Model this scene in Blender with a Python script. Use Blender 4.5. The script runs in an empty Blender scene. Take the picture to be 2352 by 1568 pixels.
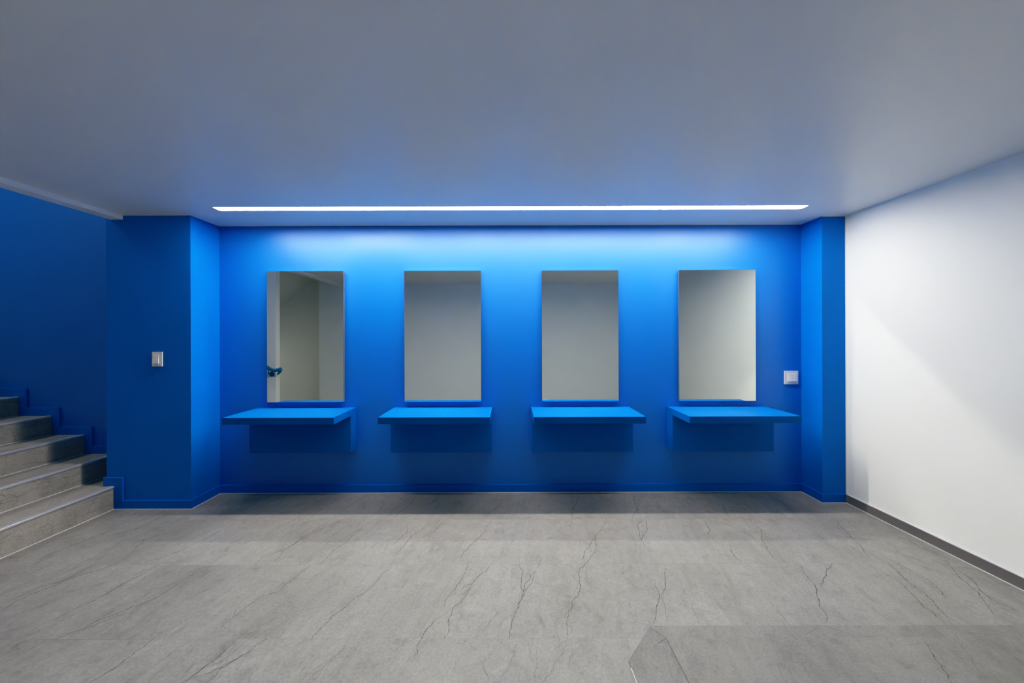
import bpy, bmesh, math, random
from mathutils import Vector
random.seed(7)
sc = bpy.context.scene
COL = sc.collection

# ------------------------------------------------------------------ dimensions (metres)
H = 2.40          # ceiling height
YB = 3.20         # blue back wall
YPL = 2.910       # front of the left blue pier
YPR = 2.986       # front of the right blue pier
XL = -2.614       # alcove left side
XR = 2.618        # alcove right side
XPL = -3.305      # left edge of left pier
XW = 2.816        # white wall on the right
YR = -0.40        # wall behind the camera
YJ = 1.146        # near wall of the stairwell
XC = -3.166       # edge beam of the ceiling at the stairwell
XCI = -3.27
XRE = -3.627      # end of the rear wall
TOP = 4.9         # top of the stairwell

LAMP = 98.0
STAIRW = 38.0
HALLW = 16.0
VT = 'Standard'
EXPO = 0.0
# response curve, scene-linear in and out
CURVE = [(0.01, 0.0010), (0.02, 0.0080), (0.04, 0.028), (0.07, 0.056), (0.14, 0.127), (0.22, 0.22), (0.4, 0.42), (0.7, 0.72), (1.1, 0.94), (1.7, 1.0)]
CURVE_R = [(0.01, 0.002), (0.03, 0.019), (0.07, 0.064), (0.15, 0.15), (0.5, 0.5)]
# stone vein courses on the floor, metres
VEINS = [
  [(-0.127,2.169),(-0.145,2.119),(-0.203,2.055),(-0.222,2.01),(-0.277,1.967)],
  [(-0.222,2.015),(-0.232,1.967),(-0.247,1.911),(-0.292,1.848),(-0.3,1.83),(-0.311,1.756),(-0.3,1.672),(-0.314,1.646)],
  [(-0.264,2.17),(-0.277,2.078),(-0.309,1.978),(-0.326,1.946),(-0.347,1.896),(-0.347,1.839)],
  [(-0.214,2.17),(-0.246,2.12),(-0.253,2.078),(-0.292,2.021)],
  [(-0.349,1.777),(-0.384,1.735),(-0.41,1.68),(-0.417,1.642),(-0.415,1.566)],
  [(0.15,2.124),(0.126,2.053),(0.091,1.976),(0.058,1.904),(0.028,1.82),(0.003,1.742),(-0.007,1.694),(-0.01,1.641)],
  [(0.146,2.118),(0.102,2.042),(0.076,1.976),(0.058,1.904)],
  [(0.042,2.175),(0.073,2.112),(0.06,2.019),(0.055,1.914)],
  [(0.197,2.241),(0.155,2.136)],
  [(0.021,1.634),(0.011,1.584),(0.014,1.558),(-0.012,1.494),(-0.05,1.437)],
  [(0.722,2.699),(0.652,2.567),(0.583,2.464),(0.546,2.309),(0.47,2.199),(0.418,2.148),(0.389,2.018),(0.37,1.943),(0.332,1.893),(0.31,1.828),(0.282,1.77),(0.262,1.64)],
  [(0.584,2.55),(0.581,2.464)],
  [(0.254,1.801),(0.281,1.766)],
  [(0.33,1.884),(0.317,1.828),(0.283,1.77)],
  [(0.581,2.464),(0.476,2.31),(0.45,2.226)],
  [(0.267,1.633),(0.234,1.577),(0.192,1.531),(0.168,1.482)],
  [(0.276,1.611),(0.254,1.537),(0.245,1.5)],
  [(0.262,1.64),(0.209,1.597)],
  [(-0.142,2.704),(-0.184,2.572),(-0.216,2.485),(-0.264,2.404),(-0.31,2.299),(-0.314,2.236)],
  [(-0.331,2.358),(-0.306,2.306)],
  [(-0.611,2.707),(-0.646,2.574),(-0.695,2.504),(-0.714,2.375),(-0.756,2.259)],
  [(-0.52,2.686),(-0.544,2.556),(-0.61,2.47)],
  [(-0.068,3.09),(-0.088,2.965),(-0.197,2.745)],
  [(0.003,3.142),(-0.055,3.014)],
  [(-0.809,3.134),(-0.85,2.946),(-0.898,2.749)],
  [(-0.86,3.148),(-0.925,2.971),(-0.955,2.856)],
  [(0.59,3.112),(0.509,2.892),(0.467,2.741)],
  [(1.07,3.095),(1.023,2.866),(0.935,2.738)],
  [(1.011,2.717),(0.935,2.621),(0.881,2.43)],
  [(1.029,2.697),(0.991,2.583),(0.9,2.446),(0.888,2.352)],
  [(0.847,2.414),(0.763,2.224)],
  [(-0.77,2.63),(-0.743,2.522),(-0.77,2.471),(-0.795,2.376)],
  [(-0.506,2.397),(-0.533,2.3),(-0.561,2.251)],
  [(0.118,1.591),(0.111,1.506),(0.1,1.437)],
  [(-0.121,1.538),(-0.112,1.495),(-0.099,1.437)],
  [(0.158,2.722),(0.134,2.663)],
  [(-0.104,1.755),(-0.13,1.702)],
  [(-0.143,1.668),(-0.16,1.645)],
  [(-1.658,1.66),(-1.662,1.607),(-1.674,1.549),(-1.686,1.495),(-1.711,1.444)],
  [(-1.269,1.654),(-1.281,1.555),(-1.307,1.493),(-1.322,1.441)],
  [(-1.13,1.649),(-1.172,1.575),(-1.229,1.501),(-1.234,1.441)],
  [(-1.219,1.649),(-1.234,1.58),(-1.262,1.524)],
  [(-1.162,1.571),(-1.234,1.516),(-1.282,1.464)],
  [(-2.204,2.075),(-2.212,1.954),(-2.222,1.892),(-2.261,1.823),(-2.281,1.759),(-2.3,1.671)],
  [(-2.25,2.197),(-2.206,2.134),(-2.204,2.075)],
  [(-2.167,2.196),(-2.188,2.061),(-2.207,1.941)],
  [(-1.835,2.198),(-1.852,2.118),(-1.891,2.032),(-1.902,1.927),(-1.94,1.868),(-1.992,1.811),(-2.054,1.748),(-2.051,1.699),(-2.074,1.669)],
  [(-1.875,2.179),(-1.904,2.046),(-1.982,1.953),(-1.996,1.879)],
  [(-1.934,1.862),(-1.921,1.8),(-1.907,1.753)],
  [(-1.224,2.184),(-1.259,2.057),(-1.275,1.963),(-1.36,1.901),(-1.388,1.777),(-1.401,1.711)],
  [(-1.418,1.831),(-1.388,1.777)],
  [(-0.723,2.158),(-0.763,2.069),(-0.796,1.961),(-0.846,1.887),(-0.893,1.786),(-0.914,1.7),(-0.925,1.648)],
  [(-0.922,1.818),(-0.895,1.78)],
  [(-2.434,2.214),(-2.476,2.143),(-2.555,2.077),(-2.606,1.968),(-2.632,1.894),(-2.614,1.819)],
  [(-2.559,2.215),(-2.57,2.121),(-2.599,2.035),(-2.641,1.994),(-2.66,1.882)],
  [(-2.104,2.573),(-2.128,2.447),(-2.176,2.315),(-2.227,2.246),(-2.282,2.218)],
  [(-2.406,2.738),(-2.461,2.619),(-2.5,2.51),(-2.531,2.449),(-2.47,2.317)],
  [(-2.832,2.741),(-2.904,2.555),(-2.923,2.451),(-2.955,2.393),(-2.982,2.301),(-2.956,2.233)],
  [(-2.728,2.765),(-2.734,2.598),(-2.843,2.502)],
  [(-2.562,2.372),(-2.604,2.291),(-2.61,2.223)],
  [(-1.365,2.708),(-1.415,2.614),(-1.45,2.505),(-1.471,2.385),(-1.543,2.277),(-1.591,2.21)],
  [(-1.294,2.72),(-1.403,2.569),(-1.46,2.424),(-1.491,2.33),(-1.471,2.201)],
  [(-1.06,2.706),(-1.104,2.545),(-1.119,2.422),(-1.163,2.328),(-1.179,2.195)],
  [(-1.118,2.694),(-1.126,2.567),(-1.147,2.482)],
  [(-2.231,1.667),(-2.248,1.617),(-2.263,1.575)],
  [(-2.137,1.666),(-2.164,1.6),(-2.194,1.527)],
  [(-1.592,1.737),(-1.651,1.688),(-1.722,1.665)],
  [(-0.724,1.612),(-0.774,1.546),(-0.817,1.456)],
  [(-0.852,1.481),(-0.849,1.44)],
  [(-1.958,1.811),(-2.03,1.728),(-2.111,1.652)],
  [(-1.475,3.1),(-1.527,2.948),(-1.551,2.746)],
  [(-1.977,3.136),(-2.067,3.011),(-2.11,2.84)],
  [(-2.19,3.105),(-2.271,2.982)],
  [(1.363,2.727),(1.347,2.642),(1.309,2.576)],
  [(1.824,2.724),(1.797,2.639),(1.798,2.56),(1.719,2.438),(1.688,2.348),(1.665,2.265),(1.645,2.197)],
  [(1.471,2.393),(1.43,2.286),(1.417,2.226),(1.453,2.188)],
  [(1.46,2.712),(1.435,2.562),(1.36,2.44)],
  [(2.479,2.706),(2.417,2.622),(2.388,2.531),(2.35,2.435),(2.306,2.324),(2.254,2.222)],
  [(2.388,2.531),(2.376,2.434),(2.375,2.366)],
  [(2.327,2.199),(2.292,2.112),(2.249,2.012),(2.242,1.921),(2.195,1.838),(2.162,1.761),(2.182,1.731)],
  [(2.193,2.095),(2.193,1.981),(2.157,1.892),(2.124,1.812),(2.111,1.743)],
  [(2.691,2.192),(2.615,2.093),(2.578,2.01),(2.516,1.905),(2.409,1.773)],
  [(2.669,2.145),(2.641,2.042),(2.556,1.919),(2.544,1.849),(2.559,1.804)],
  [(2.37,2.184),(2.387,2.094),(2.365,1.98),(2.312,1.892)],
  [(1.764,2.159),(1.719,2.063),(1.696,1.983),(1.629,1.88),(1.591,1.814),(1.539,1.734)],
  [(1.977,2.186),(1.893,2.131),(1.767,2.014),(1.728,1.983)],
  [(0.936,2.144),(0.862,1.986),(0.825,1.926)],
  [(0.811,2.01),(0.804,1.926),(0.743,1.817),(0.693,1.731)],
  [(0.809,1.926),(0.793,1.83),(0.765,1.743)],
  [(1.303,1.64),(1.289,1.579),(1.28,1.532),(1.263,1.487),(1.251,1.437)],
  [(1.2,1.532),(1.272,1.527)],
  [(1.887,1.617),(1.827,1.53),(1.804,1.477),(1.771,1.431)],
  [(1.796,1.607),(1.887,1.617)],
  [(2.036,1.637),(2.012,1.576),(1.97,1.511),(1.936,1.443)],
  [(2.281,3.011),(2.256,2.875),(2.219,2.751)],
  [(1.961,3.013),(1.949,2.91),(1.94,2.783)],
  [(1.767,2.979),(1.686,2.754)],
  [(1.876,1.721),(1.873,1.692),(1.903,1.67),(1.941,1.648)],
  [(2.715,2.69),(2.634,2.555),(2.61,2.505)],
  [(2.734,2.456),(2.697,2.343),(2.738,2.201)],
  [(1.477,1.716),(1.42,1.683),(1.365,1.661)],
  [(2.218,1.737),(2.251,1.691),(2.34,1.668)],
  [(1.533,2.133),(1.493,2.047),(1.502,1.999)],
  [(0.693,2.173),(0.659,2.084)],
  [(1.219,1.635),(1.204,1.604)],
]

# ------------------------------------------------------------------ material helpers
def new_mat(name):
    m = bpy.data.materials.new(name); m.use_nodes = True
    nt = m.node_tree; b = nt.nodes['Principled BSDF']
    return m, nt, b

def N(nt, t, **kw):
    n = nt.nodes.new(t)
    for k, v in kw.items():
        if k in n.inputs: n.inputs[k].default_value = v
        else: setattr(n, k, v)
    return n

def mathn(nt, op, a, b=None, c=None, clamp=False):
    n = nt.nodes.new('ShaderNodeMath'); n.operation = op; n.use_clamp = clamp
    for i, v in enumerate((a, b, c)):
        if v is None: continue
        if isinstance(v, (int, float)): n.inputs[i].default_value = v
        else: nt.links.new(v, n.inputs[i])
    return n.outputs[0]

def ramp(nt, fac, stops):
    r = nt.nodes.new('ShaderNodeValToRGB')
    while len(r.color_ramp.elements) < len(stops): r.color_ramp.elements.new(0.5)
    for e, (p, c) in zip(r.color_ramp.elements, stops):
        e.position = p; e.color = (*c, 1) if len(c) == 3 else c
    nt.links.new(fac, r.inputs[0]); return r.outputs[0]

def mixc(nt, fac, a, b, blend='MIX'):
    n = nt.nodes.new('ShaderNodeMix'); n.data_type = 'RGBA'; n.blend_type = blend
    if isinstance(fac, (int, float)): n.inputs[0].default_value = fac
    else: nt.links.new(fac, n.inputs[0])
    for i, v in ((6, a), (7, b)):
        if isinstance(v, tuple): n.inputs[i].default_value = (*v, 1) if len(v) == 3 else v
        else: nt.links.new(v, n.inputs[i])
    return n.outputs[2]

def pos(nt): return nt.nodes.new('ShaderNodeNewGeometry').outputs['Position']

def noise(nt, vec, scale, detail=3, rough=0.5, dist=0.0):
    n = nt.nodes.new('ShaderNodeTexNoise')
    n.inputs['Scale'].default_value = scale; n.inputs['Detail'].default_value = detail
    n.inputs['Roughness'].default_value = rough; n.inputs['Distortion'].default_value = dist
    nt.links.new(vec, n.inputs['Vector']); return n.outputs['Fac']

def mapping(nt, vec, loc=(0,0,0), rot=(0,0,0), scale=(1,1,1)):
    n = nt.nodes.new('ShaderNodeMapping'); nt.links.new(vec, n.inputs[0])
    n.inputs['Location'].default_value = loc; n.inputs['Rotation'].default_value = rot
    n.inputs['Scale'].default_value = scale; return n.outputs[0]

def paint(name, colour, rough=0.55, spec=0.5, var=0.03, patch=False, tint=None):
    """rolled wall paint: slight tone drift, a faint roller texture"""
    m, nt, b = new_mat(name)
    p = pos(nt)
    n1 = noise(nt, p, 1.7, 2)
    lo = tuple(c * (1 - var) for c in colour); hi = tuple(min(1, c * (1 + var)) for c in colour)
    nt.links.new(ramp(nt, n1, [(0.3, lo), (0.7, hi)]), b.inputs['Base Color'])
    b.inputs['Specular IOR Level'].default_value = spec
    if patch:
        # the roller left broad smoother and rougher fields, dragged downwards
        q = mapping(nt, p, scale=(1.6, 1, 0.7))
        n2 = noise(nt, q, 1.1, 3, 0.5, 0.3)
        r = nt.nodes.new('ShaderNodeMapRange'); nt.links.new(n2, r.inputs[0])
        r.inputs[1].default_value = 0.35; r.inputs[2].default_value = 0.65
        r.inputs[3].default_value = rough - 0.035; r.inputs[4].default_value = rough + 0.035
        nt.links.new(r.outputs[0], b.inputs['Roughness'])
    else:
        b.inputs['Roughness'].default_value = rough
    if tint: b.inputs['Specular Tint'].default_value = (*tint, 1)
    return m

def stone(name, tint=(1, 1, 1), off=(0, 0, 0), rows=True, dark=1.0, rough=0.42, veins=0.8, vw=1.0):
    """grey veined stone-look tile"""
    m, nt, b = new_mat(name)
    p = mapping(nt, pos(nt), loc=off)
    sep = nt.nodes.new('ShaderNodeSeparateXYZ'); nt.links.new(p, sep.inputs[0])
    if rows:
        row = mathn(nt, 'FLOOR', mathn(nt, 'DIVIDE', mathn(nt, 'SUBTRACT', sep.outputs[1], 1.650), 0.536))
        colx = mathn(nt, 'FLOOR', mathn(nt, 'ADD', mathn(nt, 'DIVIDE', sep.outputs[0], 1.072), mathn(nt, 'MULTIPLY', row, 0.5)))
        wn = nt.nodes.new('ShaderNodeTexWhiteNoise'); wn.noise_dimensions = '2D'
        cb = nt.nodes.new('ShaderNodeCombineXYZ'); nt.links.new(row, cb.inputs[0]); nt.links.new(colx, cb.inputs[1])
        nt.links.new(cb.outputs[0], wn.inputs['Vector'])
        tone = wn.outputs['Value']
        add = nt.nodes.new('ShaderNodeVectorMath'); add.operation = 'MULTIPLY_ADD'
        nt.links.new(wn.outputs['Color'], add.inputs[0]); add.inputs[1].default_value = (9, 9, 9)
        nt.links.new(p, add.inputs[2]); q = add.outputs[0]
    else:
        q = p; tone = None
    # large clouds, mottling, grain
    cl = noise(nt, q, 1.6, 3, 0.55, 0.4)
    mo = noise(nt, q, 11, 5, 0.65, 0.8)
    gr = noise(nt, q, 90, 1, 0.6)
    base = ramp(nt, cl, [(0.25, (0.260, 0.257, 0.249)), (0.55, (0.315, 0.313, 0.304)), (0.8, (0.345, 0.345, 0.337))])
    base = mixc(nt, 0.75, base, ramp(nt, mo, [(0.28, (0.72,)*3), (0.45, (0.98,)*3), (0.6, (1.04,)*3), (0.74, (1.22,)*3)]), 'MULTIPLY')
    base = mixc(nt, 0.6, base, ramp(nt, gr, [(0.3, (0.84,)*3), (0.7, (1.16,)*3)]), 'MULTIPLY')
    # stretched streaks running with the veins
    st = mapping(nt, mapping(nt, q, rot=(0, 0, math.radians(14))), scale=(7, 1.1, 3))
    sn = noise(nt, st, 1.7, 4, 0.7, 1.2)
    base = mixc(nt, 0.55, base, ramp(nt, sn, [(0.32, (0.80,)*3), (0.5, (1.0,)*3), (0.7, (1.09,)*3)]), 'MULTIPLY')
    # thin secondary cracks
    def crack(scale, dist, width, gate_lo, gate_hi, seed):
        v = mapping(nt, mapping(nt, q, loc=(seed, seed*1.7, 0), rot=(0, 0, math.radians(14))), scale=(2.6, 0.75 if vw == 1.0 else 0.9, 1.5 if vw == 1.0 else 6.0))
        n = noise(nt, v, scale, 5, 0.6, dist)
        d = mathn(nt, 'ABSOLUTE', mathn(nt, 'SUBTRACT', n, 0.5))
        line = mathn(nt, 'SUBTRACT', 1.0, mathn(nt, 'DIVIDE', d, width*vw), clamp=True)
        g = nt.nodes.new('ShaderNodeMapRange'); nt.links.new(noise(nt, v, scale*0.7, 2), g.inputs[0])
        g.inputs[1].default_value = gate_lo; g.inputs[2].default_value = gate_hi
        return mathn(nt, 'MULTIPLY', line, g.outputs[0])
    c1 = crack(1.9, 0.6, 0.0045, 0.50 - 0.06*(vw - 1), 0.62 - 0.06*(vw - 1), 3.1)
    base = mixc(nt, mathn(nt, 'MULTIPLY', c1, 0.55*veins), base, (0.10, 0.095, 0.09))
    c2 = crack(6.0, 1.5, 0.010, 0.52, 0.66, 8.3)
    base = mixc(nt, mathn(nt, 'MULTIPLY', c2, 0.40*veins), base, (0.12, 0.115, 0.11))
    # pale scratches
    v = mapping(nt, mapping(nt, q, loc=(5, 1, 0), rot=(0, 0, math.radians(-35))), scale=(1, 3, 1))
    n = noise(nt, v, 9, 5, 0.6, 2.5)
    d = mathn(nt, 'ABSOLUTE', mathn(nt, 'SUBTRACT', n, 0.5))
    line = mathn(nt, 'SUBTRACT', 1.0, mathn(nt, 'DIVIDE', d, 0.012), clamp=True)
    g = nt.nodes.new('ShaderNodeMapRange'); nt.links.new(noise(nt, q, 5, 2), g.inputs[0])
    g.inputs[1].default_value = 0.55; g.inputs[2].default_value = 0.68
    base = mixc(nt, mathn(nt, 'MULTIPLY', mathn(nt, 'MULTIPLY', line, g.outputs[0]), 0.35), base, (0.55, 0.55, 0.54))
    if rows:
        t = nt.nodes.new('ShaderNodeMapRange'); nt.links.new(tone, t.inputs[0])
        t.inputs[3].default_value = 0.975; t.inputs[4].default_value = 1.02
        cmb = nt.nodes.new('ShaderNodeCombineColor')
        for i in range(3): nt.links.new(t.outputs[0], cmb.inputs[i])
        base = mixc(nt, 1.0, base, cmb.outputs[0], 'MULTIPLY')
        fr = mathn(nt, 'FRACT', mathn(nt, 'DIVIDE', mathn(nt, 'SUBTRACT', sep.outputs[1], 1.650), 0.536))
        e = mathn(nt, 'LESS_THAN', mathn(nt, 'ABSOLUTE', mathn(nt, 'SUBTRACT', fr, 0.5)), 0.4975)
        e = mathn(nt, 'SUBTRACT', 1.0, e)
        g2 = nt.nodes.new('ShaderNodeMapRange'); nt.links.new(noise(nt, p, 1.3, 1), g2.inputs[0])
        g2.inputs[1].default_value = 0.45; g2.inputs[2].default_value = 0.6
        g2.inputs[3].default_value = 0.10; g2.inputs[4].default_value = 0.5
        base = mixc(nt, mathn(nt, 'MULTIPLY', e, g2.outputs[0]), base, (0.16, 0.155, 0.15))
    base = mixc(nt, 1.0, base, (0.865*dark*tint[0], 0.855*dark*tint[1], 0.835*dark*tint[2]), 'MULTIPLY')
    nt.links.new(base, b.inputs['Base Color'])
    rr = nt.nodes.new('ShaderNodeMapRange'); nt.links.new(mo, rr.inputs[0])
    rr.inputs[3].default_value = rough + 0.08; rr.inputs[4].default_value = rough - 0.06
    nt.links.new(rr.outputs[0], b.inputs['Roughness'])
    b.inputs['Specular IOR Level'].default_value = 0.35
    bp = nt.nodes.new('ShaderNodeBump'); bp.inputs['Strength'].default_value = 0.12
    bp.inputs['Distance'].default_value = 0.002
    nt.links.new(mo, bp.inputs['Height']); nt.links.new(bp.outputs[0], b.inputs['Normal'])
    return m

def plain(name, colour, rough=0.5, metal=0.0, spec=0.5, amp=0.04, scale=30):
    m, nt, b = new_mat(name)
    n = noise(nt, pos(nt), scale, 2)
    lo = tuple(c * (1 - amp) for c in colour); hi = tuple(min(1, c * (1 + amp)) for c in colour)
    nt.links.new(ramp(nt, n, [(0.3, lo), (0.7, hi)]), b.inputs['Base Color'])
    b.inputs['Roughness'].default_value = rough; b.inputs['Metallic'].default_value = metal
    b.inputs['Specular IOR Level'].default_value = spec
    return m

BLUE = (0.0003, 0.145, 0.57)
M = {}
M['blue'] = paint('blue_wall_paint', BLUE, rough=0.41, spec=0.9, var=0.04, patch=True, tint=(0.8, 0.9, 1.0))
M['blue_pier'] = paint('blue_pier_paint', (0.0003, 0.165, 0.60), rough=0.5, spec=0.22, var=0.04, tint=(0.5, 0.8, 1.0))
M['blue_trim'] = paint('blue_trim_paint', BLUE, rough=0.35, spec=0.4, var=0.03, tint=(0.3, 0.7, 1.0))
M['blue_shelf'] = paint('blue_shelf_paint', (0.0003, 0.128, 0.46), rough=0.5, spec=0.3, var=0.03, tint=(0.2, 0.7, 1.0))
M['white'] = paint('white_wall_paint', (0.83, 0.85, 0.815), rough=0.6, spec=0.25, var=0.015)
M['ceiling'] = paint('ceiling_paint', (0.82, 0.815, 0.785), rough=0.38, spec=0.5, var=0.012)
M['beam'] = paint('beam_paint', (0.82, 0.83, 0.85), rough=0.5, spec=0.3, var=0.01)
M['floor'] = stone('floor_stone')
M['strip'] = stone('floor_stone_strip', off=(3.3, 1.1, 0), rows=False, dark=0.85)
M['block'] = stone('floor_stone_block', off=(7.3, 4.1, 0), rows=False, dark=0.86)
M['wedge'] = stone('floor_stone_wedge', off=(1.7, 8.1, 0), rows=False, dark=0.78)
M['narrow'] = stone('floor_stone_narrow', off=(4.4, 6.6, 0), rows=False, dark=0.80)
M['vein'] = plain('vein_mineral', (0.125, 0.120, 0.112), rough=0.6, spec=0.2, amp=0.5, scale=60)
M['veinsoft'] = plain('vein_mineral_soft', (0.19, 0.185, 0.175), rough=0.6, spec=0.2, amp=0.25, scale=60)
M['stair'] = stone('stair_stone', off=(2.2, 0.4, 1.3), rows=False, tint=(1.25, 1.22, 1.18), veins=1.5, vw=2.2)
M['nosing'] = plain('brushed_aluminium', (0.70, 0.70, 0.71), rough=0.33, metal=0.6, scale=80)
M['greybase'] = plain('grey_baseboard', (0.17, 0.16, 0.155), rough=0.45, amp=0.08, scale=3)
M['caulk'] = plain('white_caulk', (0.62, 0.63, 0.66), rough=0.6)
M['plastic'] = plain('white_plastic', (0.72, 0.73, 0.74), rough=0.35)
M['rail'] = plain('blue_handrail_paint', (0.006, 0.17, 0.42), rough=0.3)
M['alu'] = plain('aluminium_profile', (0.7, 0.71, 0.72), rough=0.35, metal=0.6)
M['edge'] = plain('mirror_edge', (0.10, 0.14, 0.20), rough=0.4)

m, nt, b = new_mat('mirror_silver')
b.inputs['Base Color'].default_value = (0.84, 0.88, 0.815, 1); b.inputs['Metallic'].default_value = 1.0
b.inputs['Roughness'].default_value = 0.0
M['mirror'] = m

m, nt, b = new_mat('lamp_diffuser')
b.inputs['Base Color'].default_value = (0.9, 0.9, 0.9, 1)
b.inputs['Emission Color'].default_value = (1.0, 0.94, 0.845, 1)
b.inputs['Emission Strength'].default_value = LAMP
M['lamp'] = m

# ------------------------------------------------------------------ geometry helpers
def link(name, bm, mats, parent=None, bevel=0.0, smooth=False):
    if bevel:
        bmesh.ops.bevel(bm, geom=[e for e in bm.edges if len(e.link_faces) == 2 and e.calc_face_angle(0) > 0.5],
                        offset=bevel, segments=2, profile=0.6, affect='EDGES')
    me = bpy.data.meshes.new(name); bm.to_mesh(me); bm.free()
    for mm in (mats if isinstance(mats, (list, tuple)) else [mats]): me.materials.append(mm)
    if smooth:
        for p in me.polygons: p.use_smooth = True
    o = bpy.data.objects.new(name, me); COL.objects.link(o)
    if parent: o.parent = parent
    return o

def box(bm, x0, x1, y0, y1, z0, z1):
    vs = [bm.verts.new((x, y, z)) for x in (x0, x1) for y in (y0, y1) for z in (z0, z1)]
    for f in ((0,1,3,2), (4,6,7,5), (0,4,5,1), (2,3,7,6), (0,2,6,4), (1,5,7,3)):
        bm.faces.new([vs[i] for i in f])
    return bm

def prism(pts, axis, a0, a1, bm=None):
    """extrude a closed 2-D outline: axis 'y' takes (x,z) points, 'x' takes (y,z), 'z' takes (x,y)"""
    bm = bm or bmesh.new()
    def P(p, a):
        return {'y': (p[0], a, p[1]), 'x': (a, p[0], p[1]), 'z': (p[0], p[1], a)}[axis]
    lo = [bm.verts.new(P(p, a0)) for p in pts]; hi = [bm.verts.new(P(p, a1)) for p in pts]
    bm.faces.new(lo); bm.faces.new(list(reversed(hi)))
    n = len(pts)
    for i in range(n):
        bm.faces.new([lo[i], hi[i], hi[(i+1) % n], lo[(i+1) % n]])
    bmesh.ops.recalc_face_normals(bm, faces=bm.faces)
    return bm

def B(*a): return box(bmesh.new(), *a)

def struct(name, bm, mats, parent=None, bevel=0.0):
    o = link(name, bm, mats, parent, bevel)
    if not parent: o['kind'] = 'structure'
    return o

def thing(name, label, cat, loc=(0, 0, 0), group=None):
    o = bpy.data.objects.new(name, None); COL.objects.link(o)
    o.empty_display_size = 0.05
    o.location = loc; o['label'] = label; o['category'] = cat
    if group: o['group'] = group
    return o

def tube(bm, pts, r, seg=14):
    R_ = r if isinstance(r, (list, tuple)) else [r]*len(pts)
    rings = []
    for i, p in enumerate(pts):
        p = Vector(p)
        a = Vector(pts[max(0, i-1)]); c = Vector(pts[min(len(pts)-1, i+1)])
        t = (c - a).normalized()
        u = t.cross(Vector((0, 0, 1)))
        if u.length < 1e-3: u = t.cross(Vector((0, 1, 0)))
        u.normalize(); w = u.cross(t)
        rings.append([bm.verts.new(p + R_[i]*(math.cos(2*math.pi*k/seg)*u + math.sin(2*math.pi*k/seg)*w)) for k in range(seg)])
    for a, c in zip(rings, rings[1:]):
        for k in range(seg):
            bm.faces.new([a[k], a[(k+1) % seg], c[(k+1) % seg], c[k]])
    bm.faces.new(rings[0]); bm.faces.new(list(reversed(rings[-1])))
    bmesh.ops.recalc_face_normals(bm, faces=bm.faces)
    return bm

# ------------------------------------------------------------------ floor with its veins
bm = bmesh.new()
X0, X1 = -8.0, XW + 0.1
# tile slab
box(bm, X0, X1, -2.2, YB + 0.15, -0.12, 0.0)
def flat(pts, z, idx):
    f = bm.faces.new([bm.verts.new((x, y, z)) for x, y in pts]); f.material_index = idx
    if f.calc_area() and f.normal.z < 0: f.normal_flip()
    f.normal_update()
    if f.normal.z < 0: f.normal_flip()
    return f
zt = 0.0004
flat([(0.665, 1.717), (0.718, 1.648), (2.80, 1.648), (2.80, 1.717)], zt, 1)          # narrow darker run
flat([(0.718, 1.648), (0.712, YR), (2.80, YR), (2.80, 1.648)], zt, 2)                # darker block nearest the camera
flat([(0.665, 1.712), (0.718, 1.648), (0.504, 1.532)], zt, 3)                        # darker wedge
flat([(0.504, 1.532), (0.718, 1.648), (0.712, YR), (0.511, YR)], zt, 4)              # slim darker piece
def ribbon(pts, w, idx, z, taper=True, jit=0.010):
    """a vein: a polyline roughened by midpoint displacement, drawn as a thin inlay in the stone"""
    P = [Vector((x, y)) for x, y in pts]
    for lev in range(4):
        Q = [P[0]]
        for a, c in zip(P, P[1:]):
            d = c - a; n = Vector((-d.y, d.x))
            if n.length > 0: n.normalize()
            Q += [(a + c)/2 + n*random.uniform(-1, 1)*min(jit/(2**lev), d.length*0.16), c]
        P = Q
    n = len(P); L = []; R = []
    for i, p in enumerate(P):
        d = (P[min(n-1, i+1)] - P[max(0, i-1)])
        if d.length == 0: d = Vector((0, 1))
        d.normalize(); nn = Vector((-d.y, d.x))
        t = i/(n-1)
        ww = w*(0.35 + 0.65*math.sin(math.pi*min(1, max(0, t)))**0.5)*random.uniform(0.45, 1.25)/2 if taper else w/2
        L.append(bm.verts.new((*(p + nn*ww), z))); R.append(bm.verts.new((*(p - nn*ww), z)))
    for i in range(n-1):
        f = bm.faces.new([L[i], R[i], R[i+1], L[i+1]]); f.material_index = idx
        f.normal_update()
        if f.normal.z < 0: f.normal_flip()
for l in VEINS:
    D = sum((Vector(a) - Vector(c)).length for a, c in zip(l, l[1:]))
    far = l[0][1]
    strong = D > 0.22
    ribbon(l, 0.0040 if strong else 0.0027, 5 if strong else 6, 0.0008)
    # hair-fine companions
    for k in range(random.choice((1, 2, 2, 3))):
        i = random.randrange(len(l)-1)
        a = Vector(l[i]).lerp(Vector(l[i+1]), random.random())
        ang = math.radians(random.choice((14, 14, 194)) + random.uniform(-38, 38))
        q = [tuple(a)]; 
        for s in range(3):
            a = a + Vector((math.sin(ang), math.cos(ang)))*random.uniform(0.02, 0.06)
            ang += random.uniform(-0.3, 0.3); q.append(tuple(a))
        if q[-1][1] < YB-0.03: ribbon(q, 0.0018, 6, 0.0007)
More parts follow.
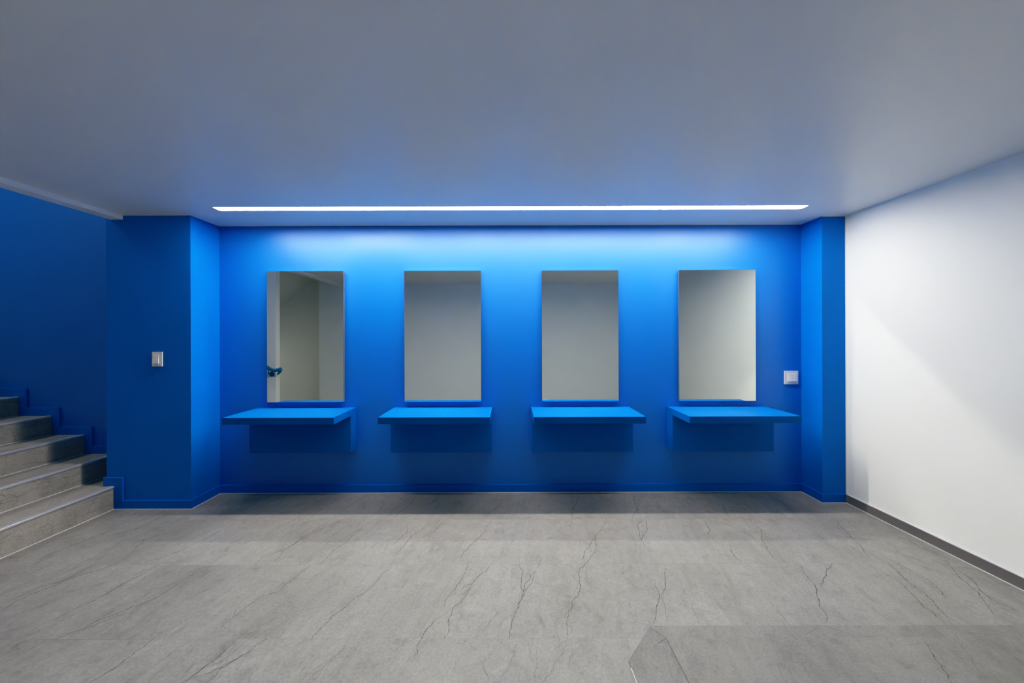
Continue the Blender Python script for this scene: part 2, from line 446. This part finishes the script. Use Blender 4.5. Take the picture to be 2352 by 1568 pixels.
# fine lines beside the slim piece
ribbon([(0.718, 1.648), (0.712, 1.0)], 0.0045, 5, 0.0009, taper=False, jit=0)
ribbon([(0.665, 1.712), (0.718, 1.648)], 0.0025, 5, 0.0009, taper=False, jit=0)
ribbon([(0.672, 1.62), (0.718, 1.648)], 0.004, 5, 0.0009, taper=False, jit=0)
ribbon([(0.504, 1.532), (0.5055, 1.50)], 0.003, 5, 0.0009, taper=False, jit=0)
ribbon([(0.5055, 1.50), (0.511, 1.2)], 0.0028, 7, 0.0009, taper=False, jit=0)
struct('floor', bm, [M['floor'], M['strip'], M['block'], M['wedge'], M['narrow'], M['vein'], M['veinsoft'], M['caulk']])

# ------------------------------------------------------------------ walls and ceiling
struct('wall_back', B(-8.0, XW, YB, YB + 0.12, 0.0, TOP), M['blue'])
struct('wall_pier_left', B(XPL, XL, YPL, YB, 0.0, TOP), M['blue_pier'], bevel=0.003)
struct('wall_pier_right', B(XR, XW, YPR, YB, 0.0, H), M['blue_pier'], bevel=0.003)
struct('wall_right', B(XW, XW + 0.12, YR - 0.12, YB + 0.12, 0.0, H), M['white'])
struct('wall_rear', B(XRE, XW, YR - 0.12, YR, 0.0, TOP), M['white'], bevel=0.002)
struct('wall_stair_near', B(-8.0, -3.43, YJ - 0.095, YJ, 0.0, TOP), M['white'], bevel=0.003)
struct('wall_hall', B(-8.0, XRE + 0.3, -1.12, -1.0, 0.0, TOP), M['white'])
struct('wall_hall_side', B(XRE, XRE + 0.1, -1.0, YR - 0.12, 0.0, TOP), M['white'])
struct('wall_left', B(-8.12, -8.0, -1.12, YB + 0.12, 0.0, TOP), M['blue'])
YL, LX, LL, LW = 2.778, 0.005, 2.300, 0.076
bm = bmesh.new()
for a in ((XC, XW + 0.12, YR - 0.12, YL - LW/2, H, H + 0.14), (XC, XW + 0.12, YL + LW/2, YB, H, H + 0.14),
          (XC, LX - LL, YL - LW/2, YL + LW/2, H, H + 0.14), (LX + LL, XW + 0.12, YL - LW/2, YL + LW/2, H, H + 0.14)):
    box(bm, *a)
struct('ceiling', bm, M['ceiling'])
struct('ceiling_stairwell', B(-8.12, XCI + 0.1, -1.12, YB + 0.12, TOP, TOP + 0.1), M['ceiling'])
struct('wall_upper_right', B(XCI, XC, YR, YB, H + 0.14, TOP), M['white'])
# edge beam framing the stairwell opening
struct('trim_1', B(XCI, XC, YR, YPL, H - 0.036, H + 0.14), M['beam'], bevel=0.002)
# sloping underside of the flight above the hall
struct('ceiling_hall_soffit', prism([(-5.6, 1.47), (-3.28, 3.04), (-3.28, 3.24), (-5.6, 1.67)], 'y', -1.0, YJ - 0.1), M['white'])

# ------------------------------------------------------------------ stairs
XS = [-3.235 - 0.294*k for k in range(15)]
ZS = [0.187 + 0.171*k for k in range(14)]
stairs = thing('staircase', 'grey veined stone staircase with metal nosings climbing left beside the blue wall', 'stairs', (XS[0], (YJ + YB)/2, 0))
def put(o, parent):
    o.parent = parent; o.matrix_parent_inverse.identity()
    for v in o.data.vertices: v.co -= parent.location
    return o
for k in range(14):
    x1, x0 = XS[k], XS[k+1]
    z1 = ZS[k]; z0 = (ZS[k-1] if k else 0.0)
    bm = bmesh.new()
    tt = 0.018
    if k == 0:
        # first step wraps in front of the pier
        pts = [(x1, YJ + 0.001), (x1, YPL - 0.002), (XPL - 0.002, YPL - 0.002), (XPL - 0.002, YB - 0.002), (x0 - 0.012, YB - 0.002), (x0 - 0.012, YJ + 0.001)]
        prism(pts, 'z', 0.0, z1, bm)
    else:
        box(bm, x0 - 0.012, x1, YJ + 0.001, YB - 0.002, z0, z1)
    if k < 7:
        # dark mineral veins running along the riser face
        for rep in range(5):
            y_ = random.uniform(YJ + 0.1, 2.5); L_ = random.uniform(0.25, 0.75)
            zc = random.uniform(z0 + 0.03, z1 - 0.04); P_ = []
            for t_ in range(15):
                zc = min(z1 - 0.02, max(z0 + 0.012, zc + random.uniform(-0.009, 0.010)))
                P_.append((min(y_ + L_*t_/14, 2.86), zc))
            w_ = random.uniform(0.0018, 0.0034)
            up_ = [bm.verts.new((x1 + 0.0004, y, z + w_*random.uniform(0.15, 0.6))) for y, z in P_]
            dn_ = [bm.verts.new((x1 + 0.0004, y, z - w_*random.uniform(0.15, 0.6))) for y, z in P_]
            for i_ in range(14):
                f_ = bm.faces.new([dn_[i_], dn_[i_+1], up_[i_+1], up_[i_]]); f_.material_index = 1 if rep < 2 else 2
    o = link('step', bm, [M['stair'], M['vein'], M['veinsoft']]); put(o, stairs)
    yend = YPL - 0.003 if k == 0 else YB - 0.003
    nb = bmesh.new()
    prism([(x1 - 0.030, z1), (x1 - 0.030, z1 + 0.003), (x1 + 0.004, z1 + 0.003), (x1 + 0.0075, z1 - 0.001), (x1 + 0.0075, z1 - 0.012), (x1 + 0.0005, z1 - 0.012), (x1 + 0.0005, z1)],
          'y', YJ + 0.002, yend, nb)
    n_ = link('nosing', nb, M['nosing'], bevel=0.001); put(n_, stairs); n_.parent = o
    cb = bmesh.new()
    box(cb, x1, x1 + 0.005, YJ + 0.002, yend, z0, z0 + 0.004)
    c_ = link('grout_line', cb, M['caulk']); put(c_, stairs); c_.parent = o
    if k == 0:
        sb = bmesh.new()
        box(sb, x1, x1 + 0.004, yend - 0.004, yend + 0.002, 0, z1 - 0.012)
        s_ = link('grout_line', sb, M['caulk']); put(s_, stairs); s_.parent = o
    else:
        sb = bmesh.new()
        box(sb, x1, x1 + 0.004, yend - 0.004, yend + 0.002, z0, z1)
        s_ = link('grout_line', sb, M['caulk']); put(s_, stairs); s_.parent = o

# ------------------------------------------------------------------ baseboards
BH, BT, OFF = 0.072, 0.014, 0.074
def stepped(k0, k1, xr, z_right):
    """outline of a skirting band that follows the steps k0..k1 and runs right to xr at floor level z_right"""
    up = []; low = []
    for k in range(k1, k0 - 1, -1):
        zt_ = ZS[k]; zb = ZS[k-1] if k > 0 else 0.0
        up += [(XS[k] + OFF, zt_ + BH), (XS[k] + OFF, zb + BH)]
        low += [(XS[k] + 0.001, zt_), (XS[k] + 0.001, zb)]
    return up, low
up, low = stepped(1, 11, None, None)
xe = XPL - 0.001
pts = [(XS[12], ZS[11] + BH)] + up + [(xe, ZS[0] + BH), (xe, ZS[0] + 0.001)] + list(reversed(low)) + [(XS[12], ZS[11])]
struct('baseboard_stairs', prism(pts, 'y', YB - BT, YB - 0.0005), M['blue_trim'], bevel=0.003)
x1 = XS[0]
pts = [(XPL - 0.014, ZS[0] + BH), (x1 + OFF, ZS[0] + BH), (x1 + OFF, BH), (XL + BT, BH), (XL + BT, 0), (x1 + 0.002, 0), (x1 + 0.002, ZS[0] + 0.001), (XPL - 0.014, ZS[0] + 0.001)]
struct('baseboard_pier', prism(pts, 'y', YPL - BT, YPL), M['blue_trim'], bevel=0.003)
struct('baseboard_alcove_left', B(XL, XL + BT, YPL, YB, 0, BH), M['blue_trim'], bevel=0.003)
struct('baseboard_back', B(XL + BT, XR - BT, YB - BT, YB, 0, BH), M['blue_trim'], bevel=0.003)
struct('baseboard_alcove_right', B(XR - BT, XR, YPR, YB, 0, BH), M['blue_trim'], bevel=0.003)
struct('baseboard_pier_right', B(XR - BT, XW, YPR - BT, YPR, 0, BH), M['blue_trim'], bevel=0.003)
struct('baseboard_right', B(XW - BT, XW, YR, YPR - BT, 0.002, 0.068), M['greybase'], bevel=0.001)
struct('baseboard_rear', B(XRE, XW - BT, YR, YR + BT, 0.002, 0.068), M['greybase'], bevel=0.001)
# caulk beads
c = 0.0045
bm = bmesh.new()
for a in ((x1 + 0.002, XL + BT + c, YPL - BT - c, YPL - BT, 0, c), (XL + BT, XL + BT + c, YPL - BT, YB - BT, 0, c),
          (XL + BT, XR - BT, YB - BT - c, YB - BT, 0, c), (XR - BT - c, XR - BT, YPR - BT, YB - BT, 0, c),
          (XR - BT - c, XW - BT, YPR - BT - c, YPR - BT, 0, c), (XW - BT - c, XW - BT, YR, YPR - BT, 0, c),
          (XW - BT + 0.002, XW, YR, YPR - BT, 0.068, 0.068 + c)):
    box(bm, *a)
struct('trim_2', bm, M['caulk'])
bm = bmesh.new()
for a in ((XC, XL + c, YPL - c, YPL, H - c, H), (XL, XL + c, YPL, YB, H - c, H), (XL, XR, YB - c, YB, H - c, H),
          (XR - c, XR, YPR, YB, H - c, H), (XR - c, XW, YPR - c, YPR, H - c, H)):
    box(bm, *a)
struct('trim_3', bm, M['caulk'])
struct('trim_4', B(XW - 0.004, XW, YPR - 0.004, YPR, 0.07, H), M['caulk'])

# ------------------------------------------------------------------ vanity shelves and mirrors
CX = [-1.829, -0.6025, 0.624, 1.8485]
SW, ST, SZ = 0.880, 0.053, 0.765
YF = YB/1.145
def make_shelf():
    r = thing('wall_shelf', '', 'shelf', (CX[0], YB, SZ), 'blue shelves under the mirrors')
    d = YB - YF
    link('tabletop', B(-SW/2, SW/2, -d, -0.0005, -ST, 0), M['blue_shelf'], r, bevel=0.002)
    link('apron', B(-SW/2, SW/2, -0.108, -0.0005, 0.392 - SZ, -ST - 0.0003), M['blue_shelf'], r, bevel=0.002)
    return r
def make_mirror():
    r = thing('wall_mirror', '', 'mirror', (-1.829, YB - 0.027, 0.818), 'frameless mirrors on the blue wall')
    w, h = 0.683, 1.168
    link('backing_panel', B(-w/2 + 0.001, w/2 - 0.001, 0.004, 0.0265, 0.001, h - 0.001), M['edge'], r)
    link('mirror_glass', B(-w/2, w/2, 0.0, 0.004, 0.0, h), M['mirror'], r)
    return r
def dup(root):
    c_ = root.copy(); COL.objects.link(c_)
    for ch in list(root.children):
        k_ = ch.copy(); COL.objects.link(k_); k_.parent = c_
    return c_
shelf0 = make_shelf(); mirror0 = make_mirror()
SLAB = ['blue wall shelf nearest the staircase, under the mirror that reflects the handrail',
        'second blue wall shelf from the staircase, its left overhang longer than its right',
        'blue wall shelf third from the staircase, second from the white wall',
        'blue wall shelf touching the right alcove corner, below the double light switch']
MLAB = ['tall frameless mirror nearest the staircase, reflecting a blue handrail end and sloping soffit',
        'tall frameless mirror second from the staircase, reflecting plain grey wall under a ceiling band',
        'tall frameless mirror third from the staircase, its reflected grey wall shaded on the right edge',
        'tall frameless mirror beside the double light switch, the palest reflection with no ceiling line']
for i, x in enumerate(CX):
    s = shelf0 if i == 0 else dup(shelf0)
    s.location = (x, YB, SZ); s['label'] = SLAB[i]
    q = mirror0 if i == 0 else dup(mirror0)
    q.location = (x, YB - 0.027, 0.818); q['label'] = MLAB[i]

# ------------------------------------------------------------------ switches
sw = thing('light_switch', 'upright single-rocker white light switch on the left blue pier', 'switch', (-2.883, YPL, 1.222))
link('switch_plate', B(-0.041, 0.041, -0.008, -0.0003, -0.059, 0.059), M['plastic'], sw, bevel=0.002)
ro = link('rocker', prism([(-0.0085, -0.036), (-0.0165, -0.034), (-0.011, 0.036), (-0.0085, 0.037)], 'x', -0.030, 0.017), M['plastic'], sw, bevel=0.001)
sw = thing('light_switch', 'square double-rocker white light switch beside the rightmost mirror', 'switch', (2.522, YB, 1.022))
link('switch_plate', B(-0.061, 0.061, -0.009, -0.0003, -0.060, 0.060), M['plastic'], sw, bevel=0.002)
for a, dz in ((-0.038, 0.0), (0.004, 0.002)):
    link('rocker', prism([(-0.0095, -0.036 + dz), (-0.019, -0.034 + dz), (-0.012, 0.036 + dz), (-0.0095, 0.037 + dz)], 'x', a, a + 0.039), M['plastic'], sw, bevel=0.001)

# ------------------------------------------------------------------ ceiling strip lamp
lamp = thing('strip_light', 'long slim glowing linear strip light recessed in the ceiling above the mirrors', 'ceiling light', (LX, YL, H))
hb = bmesh.new()
e = 0.004
# chamfered aluminium lips down both sides and across the ends of the slot
for sgn in (-1, 1):
    prism([(sgn*LW/2, 0.012), (sgn*LW/2, -0.0008), (sgn*(LW/2 + e), -0.0008), (sgn*(LW/2 + e), 0.0)] if False else
          [(sgn*(LW/2 - 0.0005), 0.012), (sgn*(LW/2 - 0.0005), -0.0006), (sgn*(LW/2 - 0.0025), -0.0006), (sgn*(LW/2 - 0.005), 0.0044), (sgn*(LW/2 - 0.005), 0.012)],
          'x', -LL + 0.001, LL - 0.001, hb)
    box(hb, *(sorted((sgn*(LL - 0.0005), sgn*(LL - 0.004)))), -LW/2 + 0.006, LW/2 - 0.006, -0.0006, 0.012)
link('frame', hb, M['plastic'], lamp)
db = B(-LL + 0.0045, LL - 0.0045, -LW/2 + 0.0055, LW/2 - 0.0055, 0.0045, 0.012)
link('diffuser', db, M['lamp'], lamp)

# ------------------------------------------------------------------ handrail on the near stairwell wall (seen in the mirror)
hr = thing('handrail', 'blue tubular handrail end with round bracket, reflected in the mirror nearest the stairs', 'handrail', (-3.43, YJ, 0.9))
yr = 0.075
path = [(-4.45, yr, 0.70), (-0.55, yr, 0.315), (-0.16, yr, 0.118), (-0.09, yr, 0.072), (-0.03, yr, 0.035), (0.03, yr, 0.02), (0.08, yr, 0.026), (0.118, yr, 0.038), (0.132, yr, 0.042)]
path[0] = (-3.9, yr, 0.315 + 3.35*0.58)
rb_ = tube(bmesh.new(), path, [0.026]*(len(path) - 1) + [0.015])
# the end turns back towards the wall and tapers to a point
tube(rb_, [(0.120, yr, 0.032), (0.098, yr - 0.015, 0.0), (0.070, yr - 0.03, -0.030), (0.045, yr - 0.04, -0.055)], [0.024, 0.023, 0.014, 0.003])
link('rail_tube', rb_, M['rail'], hr, smooth=True)
for bx, bz in ((-0.055, 0.05), (-1.3, 0.75), (-2.6, 1.504)):
    o = link('bracket', tube(bmesh.new(), [(bx, yr, bz - 0.01), (bx, yr, bz - 0.07), (bx, yr - 0.02, bz - 0.092), (bx, 0.001, bz - 0.092)], 0.010), M['rail'], hr, smooth=True)
    bm = bmesh.new()
    tube(bm, [(bx, 0.0005, bz - 0.092), (bx, 0.010, bz - 0.092)], 0.036, 24)
    link('flange', bm, M['rail'], o)

# ------------------------------------------------------------------ lights out of view
def area(name, loc, rot, sx, sy, power, colr):
    l = bpy.data.lights.new(name, 'AREA'); l.shape = 'RECTANGLE'; l.size = sx; l.size_y = sy
    l.energy = power; l.color = colr
    o = bpy.data.objects.new(name, l); COL.objects.link(o); o.location = loc; o.rotation_euler = rot
    return o
area('stairwell_light', (-5.6, 2.2, TOP - 0.05), (0, 0, 0), 1.2, 0.6, STAIRW, (1.0, 0.95, 0.84))

area('hall_fill', (-6.8, 0.0, 1.5), (0, math.radians(-80), 0), 1.5, 1.6, HALLW, (1.0, 0.97, 0.90))  # unseen fill panel, added to brighten the hall reflected in the mirror
w = bpy.data.worlds.new('world'); sc.world = w; w.use_nodes = True
bg = w.node_tree.nodes['Background']; bg.inputs[0].default_value = (0.6, 0.7, 0.85, 1); bg.inputs[1].default_value = 0.0

# ------------------------------------------------------------------ camera
cd = bpy.data.cameras.new('camera'); cam = bpy.data.objects.new('camera', cd); COL.objects.link(cam)
cd.sensor_fit = 'HORIZONTAL'; cd.sensor_width = 36.0; cd.lens = 36.0*817/2352
cd.shift_x = 4/2352; cd.shift_y = -12/2352
cd.clip_start = 0.02
from mathutils import Matrix
cam.matrix_world = Matrix.Translation((0, 0, 1.4)) @ Matrix.Rotation(math.radians(90), 4, 'X') @ Matrix.Rotation(-0.003, 4, 'Z')
sc.camera = cam

# ------------------------------------------------------------------ colour and sampling
vs = sc.view_settings
sc.display_settings.display_device = 'sRGB'
vs.view_transform = VT; vs.look = 'None'; vs.exposure = EXPO; vs.gamma = 1.0
# film-like response: gentle toe and shoulder
vs.use_curve_mapping = True
cm = vs.curve_mapping
cm.use_clip = True; cm.clip_min_x = 0; cm.clip_min_y = 0; cm.clip_max_x = 6.0; cm.clip_max_y = 1.0
cm.extend = 'HORIZONTAL'
cv = cm.curves[3]
cv.points[1].location = (6.0, 1.0)
for x_, y_ in CURVE: cv.points.new(x_, y_)
cr = cm.curves[0]
cr.points[1].location = (6.0, 6.0)
for x_, y_ in CURVE_R: cr.points.new(x_, y_)
for k_ in (1, 2): cm.curves[k_].points[1].location = (6.0, 6.0)
cm.clip_max_y = 6.0
cm.update()
cy = sc.cycles
cy.use_adaptive_sampling = True; cy.adaptive_threshold = 0.03
cy.use_denoising = True; cy.denoiser = 'OPENIMAGEDENOISE'
cy.max_bounces = 7; cy.diffuse_bounces = 5; cy.glossy_bounces = 4
cy.caustics_reflective = True; cy.blur_glossy = 0.0; cy.sample_clamp_indirect = 0.0
